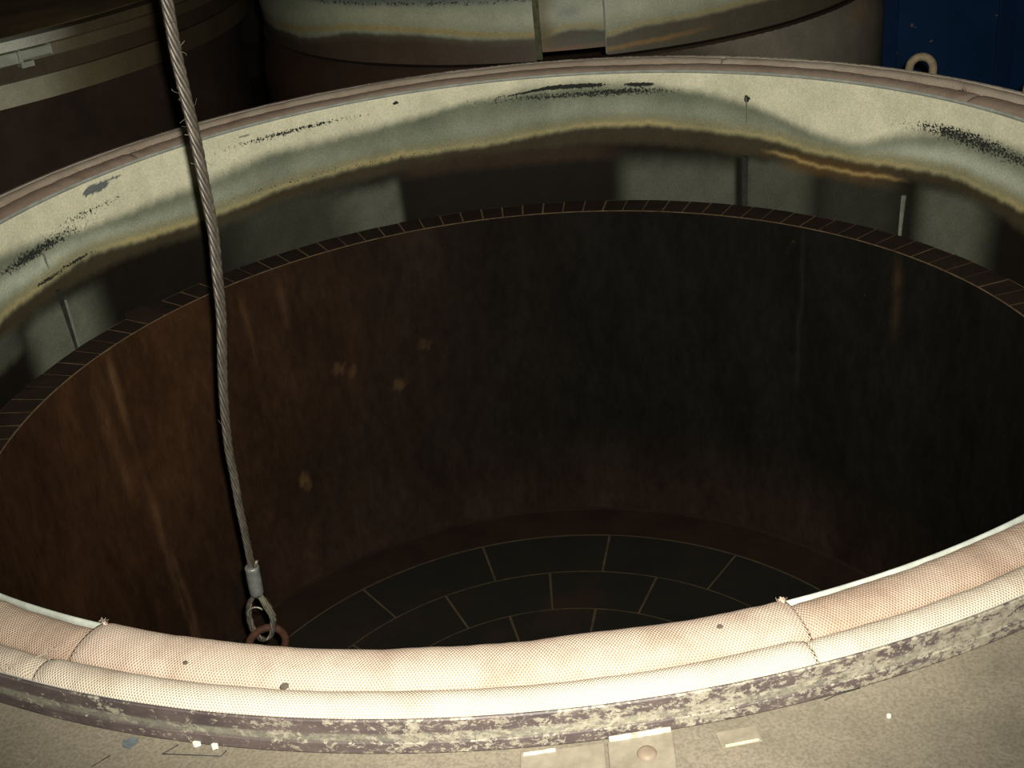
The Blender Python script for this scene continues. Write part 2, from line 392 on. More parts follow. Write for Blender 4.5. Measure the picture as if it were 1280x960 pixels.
def patch(th0, th1, s0, s1, z0, z1, sz, amt):   # soft-sided tone patch by angle and height
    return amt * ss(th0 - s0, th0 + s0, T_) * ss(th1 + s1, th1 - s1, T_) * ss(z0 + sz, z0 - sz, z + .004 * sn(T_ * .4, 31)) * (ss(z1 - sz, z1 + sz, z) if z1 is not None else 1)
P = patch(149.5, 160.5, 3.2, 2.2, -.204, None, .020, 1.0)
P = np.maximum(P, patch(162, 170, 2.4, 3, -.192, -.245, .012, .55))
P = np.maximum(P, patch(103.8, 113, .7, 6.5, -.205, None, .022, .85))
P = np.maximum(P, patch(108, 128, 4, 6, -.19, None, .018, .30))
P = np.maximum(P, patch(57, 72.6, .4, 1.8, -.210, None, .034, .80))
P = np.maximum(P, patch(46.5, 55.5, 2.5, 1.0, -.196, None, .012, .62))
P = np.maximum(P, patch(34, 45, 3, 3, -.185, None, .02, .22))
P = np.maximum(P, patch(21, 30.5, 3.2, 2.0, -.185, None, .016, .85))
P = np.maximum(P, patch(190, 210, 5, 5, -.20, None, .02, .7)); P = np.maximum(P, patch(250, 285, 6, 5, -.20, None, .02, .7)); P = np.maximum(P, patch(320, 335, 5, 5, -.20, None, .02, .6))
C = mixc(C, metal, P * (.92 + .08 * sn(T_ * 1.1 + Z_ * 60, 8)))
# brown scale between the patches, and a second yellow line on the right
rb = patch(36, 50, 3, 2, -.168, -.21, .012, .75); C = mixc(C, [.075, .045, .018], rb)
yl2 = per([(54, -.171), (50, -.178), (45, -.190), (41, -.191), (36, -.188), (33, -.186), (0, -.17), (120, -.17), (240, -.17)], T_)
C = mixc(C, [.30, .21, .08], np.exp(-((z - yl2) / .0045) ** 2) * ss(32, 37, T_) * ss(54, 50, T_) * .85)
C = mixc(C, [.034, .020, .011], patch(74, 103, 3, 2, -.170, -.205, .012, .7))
# --- chipped paint: density field
chip = np.full(T_.shape, .245)
def dens(th, zz, sth, sz, a): return 1.12 * a * np.exp(-((T_ - th) / sth) ** 2 - ((Z_ - zz) / sz) ** 2)
chip += dens(152, -.086, 7, .016, .20) + dens(158, -.094, 5, .012, .20) + dens(146, -.062, 7, .010, .17) + dens(150, -.142, 3.0, .004, .36) + dens(155, -.147, 2.5, .004, .36)
chip += dens(24, -.072, 8, .026, .19) + dens(29, -.066, 6, .018, .12) + dens(17, -.082, 5, .016, .16)
chip += dens(78, -.052, 10, .010, .24) + dens(70, -.045, 6, .008, .18) + dens(90, -.048, 6, .009, .12)
chip += dens(120, -.040, 9, .008, .20) + dens(112, -.036, 8, .005, .16) + dens(112, -.08, 30, .03, .10) + dens(50, -.07, 20, .04, .08)
chip += dens(110, YL * 0 - .148, 30, .008, .17)
z83 = -.031 - .010 * ss(81, 87.5, T_)
big = (np.exp(-(np.abs(T_ - 81.2) / 6.6) ** 6 - ((Z_ - z83 + .001 * sn(T_ * 3, 4)) / (.0042 * (1.1 - .8 * ss(80, 87, T_)))) ** 2))
big = np.maximum(big, np.exp(-((T_ - 69.9) / 1.9) ** 4 - ((Z_ + .032) / .0035) ** 2) * .9)
greyc = np.exp(-((T_ - 144.4) / 2.0) ** 4 - ((Z_ + .025 + .0004 * (T_ - 144)) / .0100) ** 2)
greyc = np.maximum(greyc, .9 * np.exp(-((T_ - 141.6) / 1.2) ** 2 - ((Z_ + .0195) / .0035) ** 2))
greyc = np.maximum(greyc, .95 * np.exp(-((T_ - 123.2) / .8) ** 4 - ((Z_ + .023) / .0024) ** 2))
chip += .75 * big + dens(102.4, -.023, .35, .0035, .7) + dens(55.6, -.060, .35, .008, .5)
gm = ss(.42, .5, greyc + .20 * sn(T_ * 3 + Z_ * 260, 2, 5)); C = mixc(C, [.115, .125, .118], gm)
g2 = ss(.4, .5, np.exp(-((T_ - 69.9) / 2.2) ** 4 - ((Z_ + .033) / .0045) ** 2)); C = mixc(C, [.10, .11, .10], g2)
rr = 1.0 - .016 * ss(-.02, -.30, Z_) + .0022 * np.exp(-((Z_ + .03) / .018) ** 2) * 0
rr = rr + .0025 * sn(T_ * .09, 41, 4) * ss(-.03, -.12, Z_) * ss(-.30, -.24, Z_) + .0035 * np.exp(-((Z_ - B1 + .02) / .03) ** 2) * ss(-.006, -.045, Z_) - .0035 * np.exp(-((Z_ - YL) / .02) ** 2)
Pn = np.stack([rr * np.cos(tr), rr * np.sin(tr), Z_], -1)
V, F = grid(Pn, True, False)
sk = mesh_obj('inner_skirt', V, F, M['liner'], pot, True, C.reshape(-1, 3), chip.ravel()); pp(sk); sk['label'] = 'chipped cream skirt with a wavy yellow stain, grey and dark bands'
lp = pp(lathe('lip_edge', [(.9975, -.006), (.9980, -.0008), (.9995, .0008), (1.0018, -.0002), (1.0028, -.004), (1.0028, -.03), (1.0020, -.03), (1.0005, -.006)], M['lip'], pot, n=720, smooth=True)); lp['label'] = 'pale thin metal lip edge'
# seams on the skirt
def cyl_strip(name, th, w_, z0, z1, r0, r1, mat, lean=0.0):
    V, F = sector(r0, r1, th - w_ / 2, th + w_ / 2, z0, z1, 3); V = V.copy()
    if lean:
        k = (V[:, 2] - z0) / (z1 - z0) * R(lean); x, y = V[:, 0].copy(), V[:, 1].copy()
        V[:, 0] = x * np.cos(k) - y * np.sin(k); V[:, 1] = x * np.sin(k) + y * np.cos(k)
    return pp(mesh_obj(name, V, F, mat, pot, False))
cyl_strip('seam_strip', 55.55, .62, -.302, -.187, .9815, .995, M['slot'])
cyl_strip('seam_strip', 154.2, .35, -.303, -.175, .982, .9935, M['slot'])
cyl_strip('seam_strip', 153.75, .12, -.303, -.20, .981, .9935, M['seamlight'])
cyl_strip('seam_strip', 33.2, .40, -.303, -.215, .9815, .9935, M['seamlight'], -.2)
cyl_strip('seam_strip', 154.2, .12, -.172, -.10, .9945, .9985, M['seamlight'])
cyl_strip('seam_strip', 55.6, .10, -.185, -.055, .9950, .9985, M['seamlight'])
# --- ledge: mortar bed and 122 radial bricks
LZ = -.304
pp(lathe('ledge_mortar', [(.9140, LZ - .05), (.9140, LZ - .0008), (.9865, LZ - .0010), (.9865, LZ - .05)], M['ledge_mortar'], pot, n=360))
gap = .11
for k in range(122):
    a0 = 169.5 - (k + 1) * 360 / 122; a1 = 169.5 - k * 360 / 122
    j1, j2 = rng.uniform(-.03, .03, 2); dz = rng.uniform(-.0008, .0008)
    V, F = sector(.9158, .9818, a0 + gap + j1, a1 - gap + j2, LZ - .03, LZ + dz, 3)
    if k == 8:   # lifted, cracked brick beside the cable
        V = V.copy(); V[:, 2] += .012 * (V[:, 0] < np.median(V[:, 0]))
    pp(mesh_obj('brick', V, F, M['ledge_brick'], pot, False))
# raised flap of sheet at the left of the ledge
# --- rust / soot wall
TW = np.arange(0, 360, .5); ZW = np.linspace(-.306, -1.16, 120); TT, ZZ = np.meshgrid(TW, ZW, indexing='ij')
def bumpf(c, w_): d = (TT - c + 180) % 360 - 180; return np.exp(-(d / w_) ** 2)
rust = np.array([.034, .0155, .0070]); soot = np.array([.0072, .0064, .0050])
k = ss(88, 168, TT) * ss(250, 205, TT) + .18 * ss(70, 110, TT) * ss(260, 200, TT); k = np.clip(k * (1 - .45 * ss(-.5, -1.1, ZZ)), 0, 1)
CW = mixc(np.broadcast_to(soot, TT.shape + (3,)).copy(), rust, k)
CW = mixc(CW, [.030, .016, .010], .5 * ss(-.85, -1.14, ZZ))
def streak(th, w_, z0, z1, a, c=(.125, .065, .030)):
    global CW
    d = (TT - th - .5 * sn(ZZ * 9, int(th * 7) % 97, 3) + 180) % 360 - 180
    CW = mixc(CW, c, a * np.exp(-(d / w_) ** 2) * ss(z0 + .03, z0 - .05, ZZ) * ss(z1 - .04, z1 + .06, ZZ) * (.75 + .25 * sn(ZZ * 30 + TT, 5, 4)))
streak(153.9, .55, -.31, -.50, .75); streak(153.0, .5, -.62, -1.14, .62); streak(151.9, .45, -.80, -1.14, .5); streak(153.2, .3, -.33, -1.1, .4, (.012, .009, .006))
streak(157, 1.0, -.35, -.62, .35); streak(30.0, .7, -.32, -.50, .40, (.075, .042, .018)); streak(45.3, .3, -.31, -.7, .22, (.05, .05, .04)); streak(131, .4, -.34, -.5, .45); streak(125, .5, -.33, -.45, .35)
for th, zz, a in ((127, -.85, .75), (126.5, -.87, .5), (116, -.62, .3), (109, -.69, .45), (104, -.60, .3), (118, -.60, .35)):
    CW = mixc(CW, [.13, .075, .03], a * .6 * ss(.35, .75, np.exp(-((TT - th) / 1.1) ** 2 - ((ZZ - zz) / .02) ** 2) + .3 * sn(TT * 4 + ZZ * 90, 6, 4)))
# a vertical weld seam leaves a faint line every panel
rw = .9135 + .0015 * sn(TT * .11, 77, 4) * ss(-.33, -.5, ZZ) - .0020 * np.exp(-((TT - 153.2) / .5) ** 2)
Pn = np.stack([rw * np.cos(np.radians(TT)), rw * np.sin(np.radians(TT)), ZZ], -1); V, F = grid(Pn, True, False)
wl_ = pp(mesh_obj('pot_wall', V, F, M['wall'], pot, True, CW.reshape(-1, 3))); wl_['label'] = 'deep cylindrical wall, rusty at left and sooty at right'
# --- bottom: concentric rings of blocks
BZ = -1.1437
pp(lathe('bottom_plate', [(0.0, BZ - .06), (0.0, BZ - .0008), (.93, BZ - .0008), (.93, BZ - .06)], M['floor_mortar'], pot, n=180, closed_prof=False))
pp(lathe('outer_ring', [(.7945, BZ - .02), (.7945, BZ + .0006), (.903, BZ + .002), (.9115, BZ + .005), (.9115, BZ - .02)], M['red_ring'], pot, n=240))
rings = [(.6375, .7913, 124.25), (.4927, .6375, 136.0), (.374, .4927, 124.0), (.255, .374, 136), (.136, .255, 124)]
for r0, r1, a in rings:
    for q in range(15):
        V, F = sector(r0 + .0022, r1 - .0022, a + q * 24 - 24 + math.degrees(.0024 / r0), a + q * 24 - math.degrees(.0024 / r0), BZ - .02, BZ + rng.uniform(-.0003, .0004), 9)
        pp(mesh_obj('brick', V, F, M['floor_brick'], pot, False))
pp(mesh_obj('centre_block', *sector(.001, .134, 0, 359.9, BZ - .02, BZ, 48), M['floor_brick'], pot, False))
# --- outer flange: bed for the cloths, upper and lower ring bands
pp(lathe('flange_bed', [(1.004, -.03), (1.004, -.012), (1.088, -.012), (1.088, .0040), (1.0905, .0040), (1.0905, -.03)], M['cloth_out'] if False else M['lip'], pot, n=480))
ub = pp(lathe('flange_band', [(1.0925, -.0275), (1.0925, .0080), (1.0945, .0086), (1.0958, .0075), (1.0958, -.0150), (1.0965, -.0162), (1.0965, -.026), (1.0960, -.0273)], M['band'], pot, n=720)); ub['label'] = 'purple-brown vertical ring band with chipped beige paint'
pp(lathe('outer_shell', [(1.020, -1.26), (1.020, -.03), (1.060, -.03), (1.060, -1.26)], M['dark'], pot, n=200))
pp(lathe('pot_floor', [(0.0, -1.26), (0.0, BZ - .06), (1.02, BZ - .06), (1.02, -1.26)], M['dark'], pot, n=100, closed_prof=False))
# lifting lugs on the far right of the flange
for th, big_ in ((36.8, 1), (22.1, 1)):
    c = Vector((1.118 * math.cos(R(th)), 1.118 * math.sin(R(th)), .014)); tdir = Vector((-math.sin(R(th)), math.cos(R(th)), 0)) * .35 + Vector((-.9, .1, 0)); tdir.normalize()
    w_, rb_ = .0235, .0086
    pts = [c + tdir * w_ + Vector((0, 0, -.07)), c + tdir * w_ + Vector((0, 0, -.02))] + [c + tdir * (w_ * math.cos(a)) + Vector((0, 0, -.006 + w_ * 1.05 * math.sin(a))) for a in np.linspace(0, math.pi, 15)] + [c - tdir * w_ + Vector((0, 0, -.02)), c - tdir * w_ + Vector((0, 0, -.07))]
    o = pp(tube('lifting_lug', [tuple(q) for q in pts], rb_, M['lug'], pot, 10)); o['label'] = 'dull beige U-shaped lifting lug'
    V, F = sector(1.058, 1.135, th - 2.6, th + 2.6, -.085, -.060, 4); mesh_obj('lug_bracket', V, F, M['dark'], o, False)

# ================================================================== CLOTH SEAL ROLLS in the flange groove
def roll(name, label, t0, t1, rc, a, top, tail, mat, seed, tint, group, amp=1.0, bot=-.0115, over=0.0):
    L = abs(t1 - t0); n = int(L / .18) + 2; th = np.linspace(t0, t1, n); m = 34
    ph = np.linspace(math.pi, 0, m)                                   # inner edge, over the top, to the outer edge
    x = np.cos(ph); zt = np.sin(ph) ** .62
    xs = [-1.0] + list(x) + ([] if not tail else [1.02]); n_ = sn(th * .30, seed, 6); n2 = sn(th * .21, seed + 1, 6); n3 = sn(th * 1.7, seed + 2, 4)
    rcv = rc + amp * (.0016 * n_ + .0006 * n3); av = a * (1 + .05 * amp * n2); tv = top + amp * (.0018 * n2 + .0005 * n3)
    endf = np.minimum(ss(0, .7, th - min(t0, t1)), 1) * np.minimum(ss(0, .7, max(t0, t1) - th), 1)
    tv = bot + (tv - bot) * (.86 + .14 * endf)
    rad = rcv[:, None] + av[:, None] * x[None]; zz = bot + (tv[:, None] - bot) * zt[None]
    zz[:, :] = bot + (tv[:, None] - bot) * zt[None]
    if tail:                                                          # flat selvedge towards the band
        tl = np.linspace(0, 1, 8)[1:]
        zbase = zz[:, -6:-5]
        rad = np.c_[rad[:, :-5], rad[:, -6:-5] + (tail - rad[:, -6:-5]) * tl[None]]
        zz = np.c_[zz[:, :-5], zbase + (.0070 - zbase) * tl[None] ** .8]
    # underside
    rad = np.c_[rad, rad[:, -1:], rad[:, :1]]; zz = np.c_[zz, np.full((n, 1), bot), np.full((n, 1), bot)]
    zz = zz.copy(); d = np.sqrt(np.diff(rad, axis=1) ** 2 + np.diff(zz, axis=1) ** 2); v = np.c_[np.zeros(n), np.cumsum(d, 1)]
    tr_ = np.radians(th)[:, None]
    Pn = np.stack([rad * np.cos(tr_), rad * np.sin(tr_), zz], -1)
    uv = np.stack([np.broadcast_to(np.radians(th)[:, None] * rc, v.shape), v], -1).reshape(-1, 2)
    q = (rad - (rc - a)) / (2 * a)
    dirt = np.clip(tint + .12 * sn(th * .15, seed + 5, 4)[:, None] + .0 * q, 0, 1)
    edge = np.exp(-((q - .0) / .12) ** 2) * .35 + (np.exp(-((q - 1.0) / .10) ** 2) * .30 if not tail else 0)
    dd = np.clip(dirt + edge, 0, 1)
    Cc = mixc(np.ones(rad.shape + (3,)), [.62, .52, .46], dd)
    V, F = grid(Pn, False, True)
    o = mesh_obj(name, V, F, mat, None, True, Cc.reshape(-1, 3), None, uv)
    import bmesh
    bm = bmesh.new(); bm.from_mesh(o.data); bm.verts.ensure_lookup_table(); mm = rad.shape[1]
    bm.faces.new([bm.verts[k_] for k_ in range(mm)]); bm.faces.new([bm.verts[(n - 1) * mm + k_] for k_ in reversed(range(mm))])
    bmesh.ops.recalc_face_normals(bm, faces=bm.faces); bm.to_mesh(o.data); bm.free()
    tag(o, label, 'seal', group)
    return o
gi, go_ = 'woven cloth seal rolls around the pot rim', 'outer cloth seal rolls around the pot rim'
near_in = roll('seal_roll', 'pinkish woven cloth roll on the near rim, bulging over the opening between two frayed ends', -115.6, -78.3, 1.0240, .0300, .0100, 0, M['cloth'], 11, .10, gi)
right_in = roll('seal_roll', 'inner woven cloth roll on the right rim, set back behind the pale metal lip', -78.2, 26, 1.0285, .0265, .0060, 0, M['cloth'], 22, .38, gi)
far_in = roll('seal_roll', 'inner cloth roll across the far rim, pinkish, behind the thin white lip', 26.1, 137.5, 1.0310, .0250, .0045, 0, M['cloth'], 33, .22, gi)
left_in = roll('seal_roll', 'inner cloth roll on the left rim, ending against the frayed end of the near roll', 137.6, 244.3, 1.0290, .0262, .0065, 0, M['cloth'], 44, .45, gi)
near_out = roll('outer_seal_roll', 'bright whitish outer cloth roll on the near rim above the chipped ring band', -116.2, -78.9, 1.0725, .0185, .0120, 1.0925, M['cloth_out'], 55, .0, go_, .6)
right_out = roll('outer_seal_roll', 'outer cloth roll along the right rim, starting at a folded square end', -78.8, 60, 1.0725, .0180, .0095, 1.0925, M['cloth_out'], 66, .15, go_, .7)
left_out = roll('outer_seal_roll', 'outer cloth roll along the left rim, puckered where it meets the near roll', 60.1, 243.7, 1.0725, .0180, .0095, 1.0925, M['cloth_out'], 77, .30, go_, .8)
def tuft(parent, th, r, z_, s, seed, label='frayed cloth end'):
    """a torn cloth corner sticking up, with loose threads"""
    g = np.random.default_rng(seed); c = np.array([r * math.cos(R(th)), r * math.sin(R(th)), z_]); e = np.array([-math.sin(R(th)), math.cos(R(th)), 0]); n_ = np.array([math.cos(R(th)), math.sin(R(th)), 0])
    P_ = []
    for i in range(7):
        f = i / 6; wd = s * (1.1 - f) * (1 + .25 * g.normal()); h_ = s * 1.1 * f
        P_.append([c + e * (k_ * wd * .8 + s * .3 * f) + n_ * (-.15 * h_ + .002 * math.sin(3 * k_)) + np.array([0, 0, h_ * (1 - .15 * abs(k_))]) for k_ in (-1, -.5, 0, .5, 1)])
    P_ = np.array(P_); V, F = grid(P_); uv = np.c_[V[:, 0], V[:, 2]]
    o = mesh_obj('frayed_corner', V, F, M['cloth'], parent, True, np.full((len(V), 3), .85), None, uv)
    md = o.modifiers.new('solid', 'SOLIDIFY'); md.thickness = .002; o['label'] = label
    return o
tuft(far_in, 136.6, 1.050, .004, .010, 2, 'small torn corner sticking up')
tuft(far_in, 28.0, 1.045, .001, .016, 3, 'torn raised corner')
tuft(near_in, -115.3, 1.004, .0035, .0045, 4, 'frayed tip'); tuft(near_in, -78.6, 1.003, .004, .0045, 5, 'frayed tip')
def threads(parent, th0, th1, r, z_, nn, seed, ln=.006):
    g = np.random.default_rng(seed); Vs, Fs, off = [], [], 0
    for _ in range(nn):
        th = R(g.uniform(th0, th1)); c = np.array([(r + g.normal() * .001) * math.cos(th), (r + g.normal() * .001) * math.sin(th), z_ + g.normal() * .001])
        d = np.array([-math.cos(th) + g.normal() * .6, -math.sin(th) + g.normal() * .6, g.uniform(.0, 1.0)]); d /= np.linalg.norm(d); k2 = g.normal(size=3) * .3
        pts = [c + (d + k2 * t_) * ln * t_ * g.uniform(.9, 1.1) for t_ in (0, .35, .7, 1)]
        V, F = tube_mesh(pts, .00022, 3); Vs.append(V); Fs.append(F + off); off += len(V)
    o = mesh_obj('loose_threads', np.concatenate(Vs), np.concatenate(Fs), M['thread'], parent); o['kind'] = 'stuff'
threads(near_in, -115.8, -115.2, 1.003, .006, 16, 2, .003); threads(near_in, -78.8, -78.3, 1.003, .006, 10, 3, .0025)
threads(near_out, -116.4, -115.9, 1.066, .0095, 14, 4, .003)
# white glue bead across the left outer joint, square folded end at the right joint
gg = np.random.default_rng(14); Vs, Fs, off = [], [], 0
for q in range(60):
    t = gg.random(); th = R(-116.3 - 1.3 * t + gg.normal() * .10 - (.5 * gg.random() if t > .7 else 0)); r_ = 1.048 + .042 * t
    c = np.array([r_ * math.cos(th), r_ * math.sin(th), .0085 - .001 * t]); d = gg.normal(size=3) * .0009; d[2] = abs(d[2]) * .4
    V, F = tube_mesh([c - d, c, c + d, c + 1.6 * d], [.0003, .0008, .0007, .0002], 5); Vs.append(V); Fs.append(F + off); off += len(V)
o = mesh_obj('puckered_seam', np.concatenate(Vs), np.concatenate(Fs), M['thread'], near_out); o['label'] = 'puckered whitish seam'; o['kind'] = 'stuff'

# ================================================================== NEXT POT'S FLARED LID and the shell below it
LC = (.290, 2.243); LB = -.04; LS = .962
lid = thing('flared_lid', 'heat-stained flared steel lid on the neighbouring pot behind the far rim, with overlapping panels', 'lid', (LC[0], LC[1], LB))
def skirt_panel(t0, t1, zb, seed, r_):
    n = int((t1 - t0) / .3) + 2; th = np.linspace(t0, t1, n); zs = np.linspace(zb, .26, 90); T, Z = np.meshgrid(th, zs, indexing='ij')
    Zn = Z + .003 * sn(T * .3, seed, 5) + .0015 * sn(T * 2 + Z * 60, seed + 1, 4)
    left = (t1 <= -99.35)
    if left: yl = per([(-163, .06), (-150, .064), (-143, .069), (-130, .094), (-120, .090), (-113, .084), (-106, .074), (-100, .066), (-60, .07), (60, .07)], T); dk = yl - .012 - .010 * sn(T * .1, 2)
    elif zb > .01: yl = per([(-99, .060), (-95, .080), (-89, .070), (0, .06), (180, .06)], T); dk = yl - .006
    else: yl = per([(-88, .052), (-83, .066), (-76, .070), (-63, .075), (-51, .075), (0, .07), (90, .07), (180, .06)], T); dk = yl - .004
    c = np.broadcast_to(np.array([.19, .205, .145]), T.shape + (3,)).copy()
    c = mixc(c, [.25, .255, .17], np.exp(-((Zn - yl - .035) / .022) ** 2) * .6)
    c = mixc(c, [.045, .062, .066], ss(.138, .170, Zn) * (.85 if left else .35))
    c = mixc(c, [.23, .18, .070], np.exp(-((Zn - yl) / .008) ** 2) * (.9 if left else .65))
    c = mixc(c, [.060, .052, .034], ss(dk + .003, dk - .010, Zn))
    if left: c = mixc(c, [.042, .027, .017], ss(dk - .004, dk - .03, Zn) * .85)
    if not left and zb < .01:
        c = mixc(c, [.17, .10, .032], np.exp(-((Zn - .012 - .0012 * (T + 89)) / .0055) ** 2) * ss(-70, -80, T) * .9)
        c = mixc(c, [.30, .30, .21], np.exp(-((T + 82) / 7) ** 2 - ((Zn - .13) / .035) ** 2) * .7)
    if zb > .01:
        c = mixc(c, [.085, .07, .03], np.exp(-((T + 98.2) / 1.8) ** 2) * .85); c = mixc(c, [.14, .07, .035], np.exp(-((Zn - .026) / .006) ** 2) * .7)
        c = mixc(c, [.05, .055, .035], np.exp(-((T + 90.5) / 1.6) ** 2 - ((Zn - .045) / .02) ** 2) * .9); c = mixc(c, [.08, .09, .08], np.exp(-((T + 94) / 2) ** 2 - ((Zn - .115) / .014) ** 2) * .7)
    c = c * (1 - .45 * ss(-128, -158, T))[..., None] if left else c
    ch = .14 + .34 * np.exp(-((Zn - .155) / .012) ** 2) * (1 if left else .6) + .12 * np.exp(-((Zn - yl) / .012) ** 2)
    if not left: ch = ch + .24 * np.exp(-((T + 85) / 4) ** 2 - ((Zn - .045) / .01) ** 2) + .22 * np.exp(-((T + 85) / 2) ** 2 - ((Zn - .13) / .012) ** 2)
    rr_ = r_ + .0035 * np.exp(-((Zn - .09) / .03) ** 2) + .002 * sn(T * .13, seed + 3, 4)
    rr_ = rr_ * LS; r_ = r_ * LS
    tr2 = np.radians(T)
    Po = np.stack([rr_ * np.cos(tr2), rr_ * np.sin(tr2), Z], -1); Pi = np.stack([(r_ - .012) * np.cos(tr2), (r_ - .012) * np.sin(tr2), Z], -1)[:, ::-1]
    V, F = grid(np.concatenate([Po, Pi], 1), False, True)
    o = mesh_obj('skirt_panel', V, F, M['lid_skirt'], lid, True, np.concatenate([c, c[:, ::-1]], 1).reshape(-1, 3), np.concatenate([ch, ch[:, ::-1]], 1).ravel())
    e = o.modifiers.new('es', 'EDGE_SPLIT'); e.split_angle = R(50)
    return o
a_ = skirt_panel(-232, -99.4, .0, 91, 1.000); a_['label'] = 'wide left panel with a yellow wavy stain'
b_ = skirt_panel(-99.3, -88.8, .0205, 92, .996); b_['label'] = 'narrow recessed middle panel'
c_ = skirt_panel(-88.7, 127, .0, 93, 1.001); c_['label'] = 'long right panel with an orange edge stain'
def lid_strip(th, w_, z0, z1, r0, r1, mat):
    V, F = sector(r0 * LS, r1 * LS, th - w_ / 2, th + w_ / 2, z0, z1, 3); return mesh_obj('seam_strip', V, F, mat, lid, False)
M['olive'] = plain('olive stained strip', [(.3, (.028, .03, .017)), (.7, (.075, .075, .035))], 60, .7)
lid_strip(-98.9, .9, .004, .26, .99, 1.004, M['olive']); lid_strip(-88.85, .18, .004, .26, .99, 1.0045, M['seamlight'])
lathe('lid_top', [(0.0, .34), (.30, .335), (.78, .29), (.95, .262), (.966, .255), (.955, .245), (0.0, .25)], M['dark'], lid, n=180, closed_prof=False)
tube('lifting_eye', [(.07 * math.cos(a), 0, .335 + .075 + .07 * math.sin(a)) for a in np.linspace(0, 2 * math.pi, 24, endpoint=False)], .012, M['rust'], lid, 8, True)
# outer shell of the neighbouring pot, below the lid
sh = thing('neighbour_pot', 'grey and brown round pot shell under the flared lid, behind the far rim', 'furnace', (LC[0], LC[1], FZ + LB))
T, Z = np.meshgrid(np.arange(0, 360, .6), np.linspace(-.006, FZ - LB, 90), indexing='ij'); Tn = (T + 180) % 360 - 180
g_ = ss(-84, -62, Tn + 70 * (Z + .02)) * ss(60, 0, Tn)
cc = mixc(np.broadcast_to(np.array([.026, .015, .009]), T.shape + (3,)).copy(), [.135, .12, .092], np.clip(g_ * (1 - .45 * ss(-.15, -.32, Z)), 0, 1))  # brown with grey at the right, the grey fading lower down
cc = mixc(cc, [.21, .13, .06], np.exp(-((Tn + 37) / 3.5) ** 2 - ((Z + .05) / .022) ** 2) * .7)
rs = .966 + .022 * ss(0, -.12, Z); P_ = np.stack([rs * np.cos(np.radians(T)), rs * np.sin(np.radians(T)), Z - FZ], -1); V, F = grid(P_, True, False)
mesh_obj('shell', V, F, M['body'], sh, True, cc.reshape(-1, 3), np.full(T.size, .1))
lathe('top_rim', [(.93, -.02 - FZ), (.93, -.006 - FZ), (.967, -.006 - FZ), (.967, -.02 - FZ)], M['dark'], sh, n=200)

# ================================================================== POT AT THE LEFT with its closed banded flange
QC = (-1.86, 2.17)
lp_ = thing('closed_pot', 'closed round pot at the far left with pale flange bands and a dark top', 'furnace', (QC[0], QC[1], FZ))
def vlathe(name, r0, r1, z0, z1, colf, chipf, parent, nz=24, mat='flange'):
    T, Z = np.meshgrid(np.arange(0, 360, .5), np.linspace(z0, z1, nz), indexing='ij'); Tn = (T + 180) % 360 - 180
    Pr = [(r1, None)]
    Po = np.stack([r1 * np.cos(np.radians(T)), r1 * np.sin(np.radians(T)), Z - FZ], -1)
    Pi = np.stack([r0 * np.cos(np.radians(T)), r0 * np.sin(np.radians(T)), Z - FZ], -1)[:, ::-1]
    c = colf(Tn, Z); ch = chipf(Tn, Z)
    V, F = grid(np.concatenate([Po, Pi], 1), True, True)
    o = mesh_obj(name, V, F, M[mat], parent, True, np.concatenate([c, c[:, ::-1]], 1).reshape(-1, 3), np.concatenate([ch, ch[:, ::-1]], 1).ravel())
    e = o.modifiers.new('es', 'EDGE_SPLIT'); e.split_angle = R(50); return o
def fade(Tn, a0=-47, a1=-25): return ss(a0, a1, Tn)  # band colour turns dark brown towards the right
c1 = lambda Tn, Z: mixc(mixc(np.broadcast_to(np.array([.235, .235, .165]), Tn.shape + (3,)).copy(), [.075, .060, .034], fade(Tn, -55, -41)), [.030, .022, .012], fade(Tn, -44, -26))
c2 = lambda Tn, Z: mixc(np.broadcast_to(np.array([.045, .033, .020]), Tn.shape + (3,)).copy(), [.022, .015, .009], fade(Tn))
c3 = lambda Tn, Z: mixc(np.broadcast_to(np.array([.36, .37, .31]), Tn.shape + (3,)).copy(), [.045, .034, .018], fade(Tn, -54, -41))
k1 = lambda Tn, Z: .20 + .10 * sn(Tn * .7, 3)
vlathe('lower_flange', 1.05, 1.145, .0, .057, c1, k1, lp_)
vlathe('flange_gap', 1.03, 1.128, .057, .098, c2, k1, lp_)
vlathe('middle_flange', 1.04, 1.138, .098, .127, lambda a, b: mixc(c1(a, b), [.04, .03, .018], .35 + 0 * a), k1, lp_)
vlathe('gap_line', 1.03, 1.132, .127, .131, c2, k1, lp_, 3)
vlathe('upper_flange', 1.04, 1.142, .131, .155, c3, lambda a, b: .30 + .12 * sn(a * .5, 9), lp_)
lathe('top_plate', [(0.0, .175 - FZ), (.9, .172 - FZ), (1.02, .166 - FZ), (1.085, .157 - FZ), (1.10, .14 - FZ)], plain('dark brown lid top', [(.3, (.035, .026, .011)), (.7, (.085, .060, .028))], 5, .85), lp_, n=200, closed_prof=False)
lathe('shell', [(1.00, 0), (1.00, -FZ), (1.09, -FZ), (1.09, 0)], M['dark'], lp_, n=200)
for th, w_, z0, z1 in ((-52.4, 1.5, .100, .128), (-49.2, 2.2, .106, .128), (-56.4, 2.0, .098, .122)):
    V, F = sector(1.13, 1.156, th - w_, th + w_, z0 - FZ, z1 - FZ, 5); o = mesh_obj('flange_clamp', V, F, M['ferrule'] if False else M['clampm'] if 'clampm' in M else M.setdefault('clampm', plain('pale grey clamp', [(.3, (.17, .18, .14)), (.7, (.26, .27, .22))], 30, .7)), lp_, False)
    m = o.modifiers.new('bevel', 'BEVEL'); m.width = .003; m.segments = 2
V, F = sector(1.12, 1.158, -51.2, -49.6, .088 - FZ, .101 - FZ, 4); mesh_obj('clamp_bolt', V, F, M['clampm'], o, False)
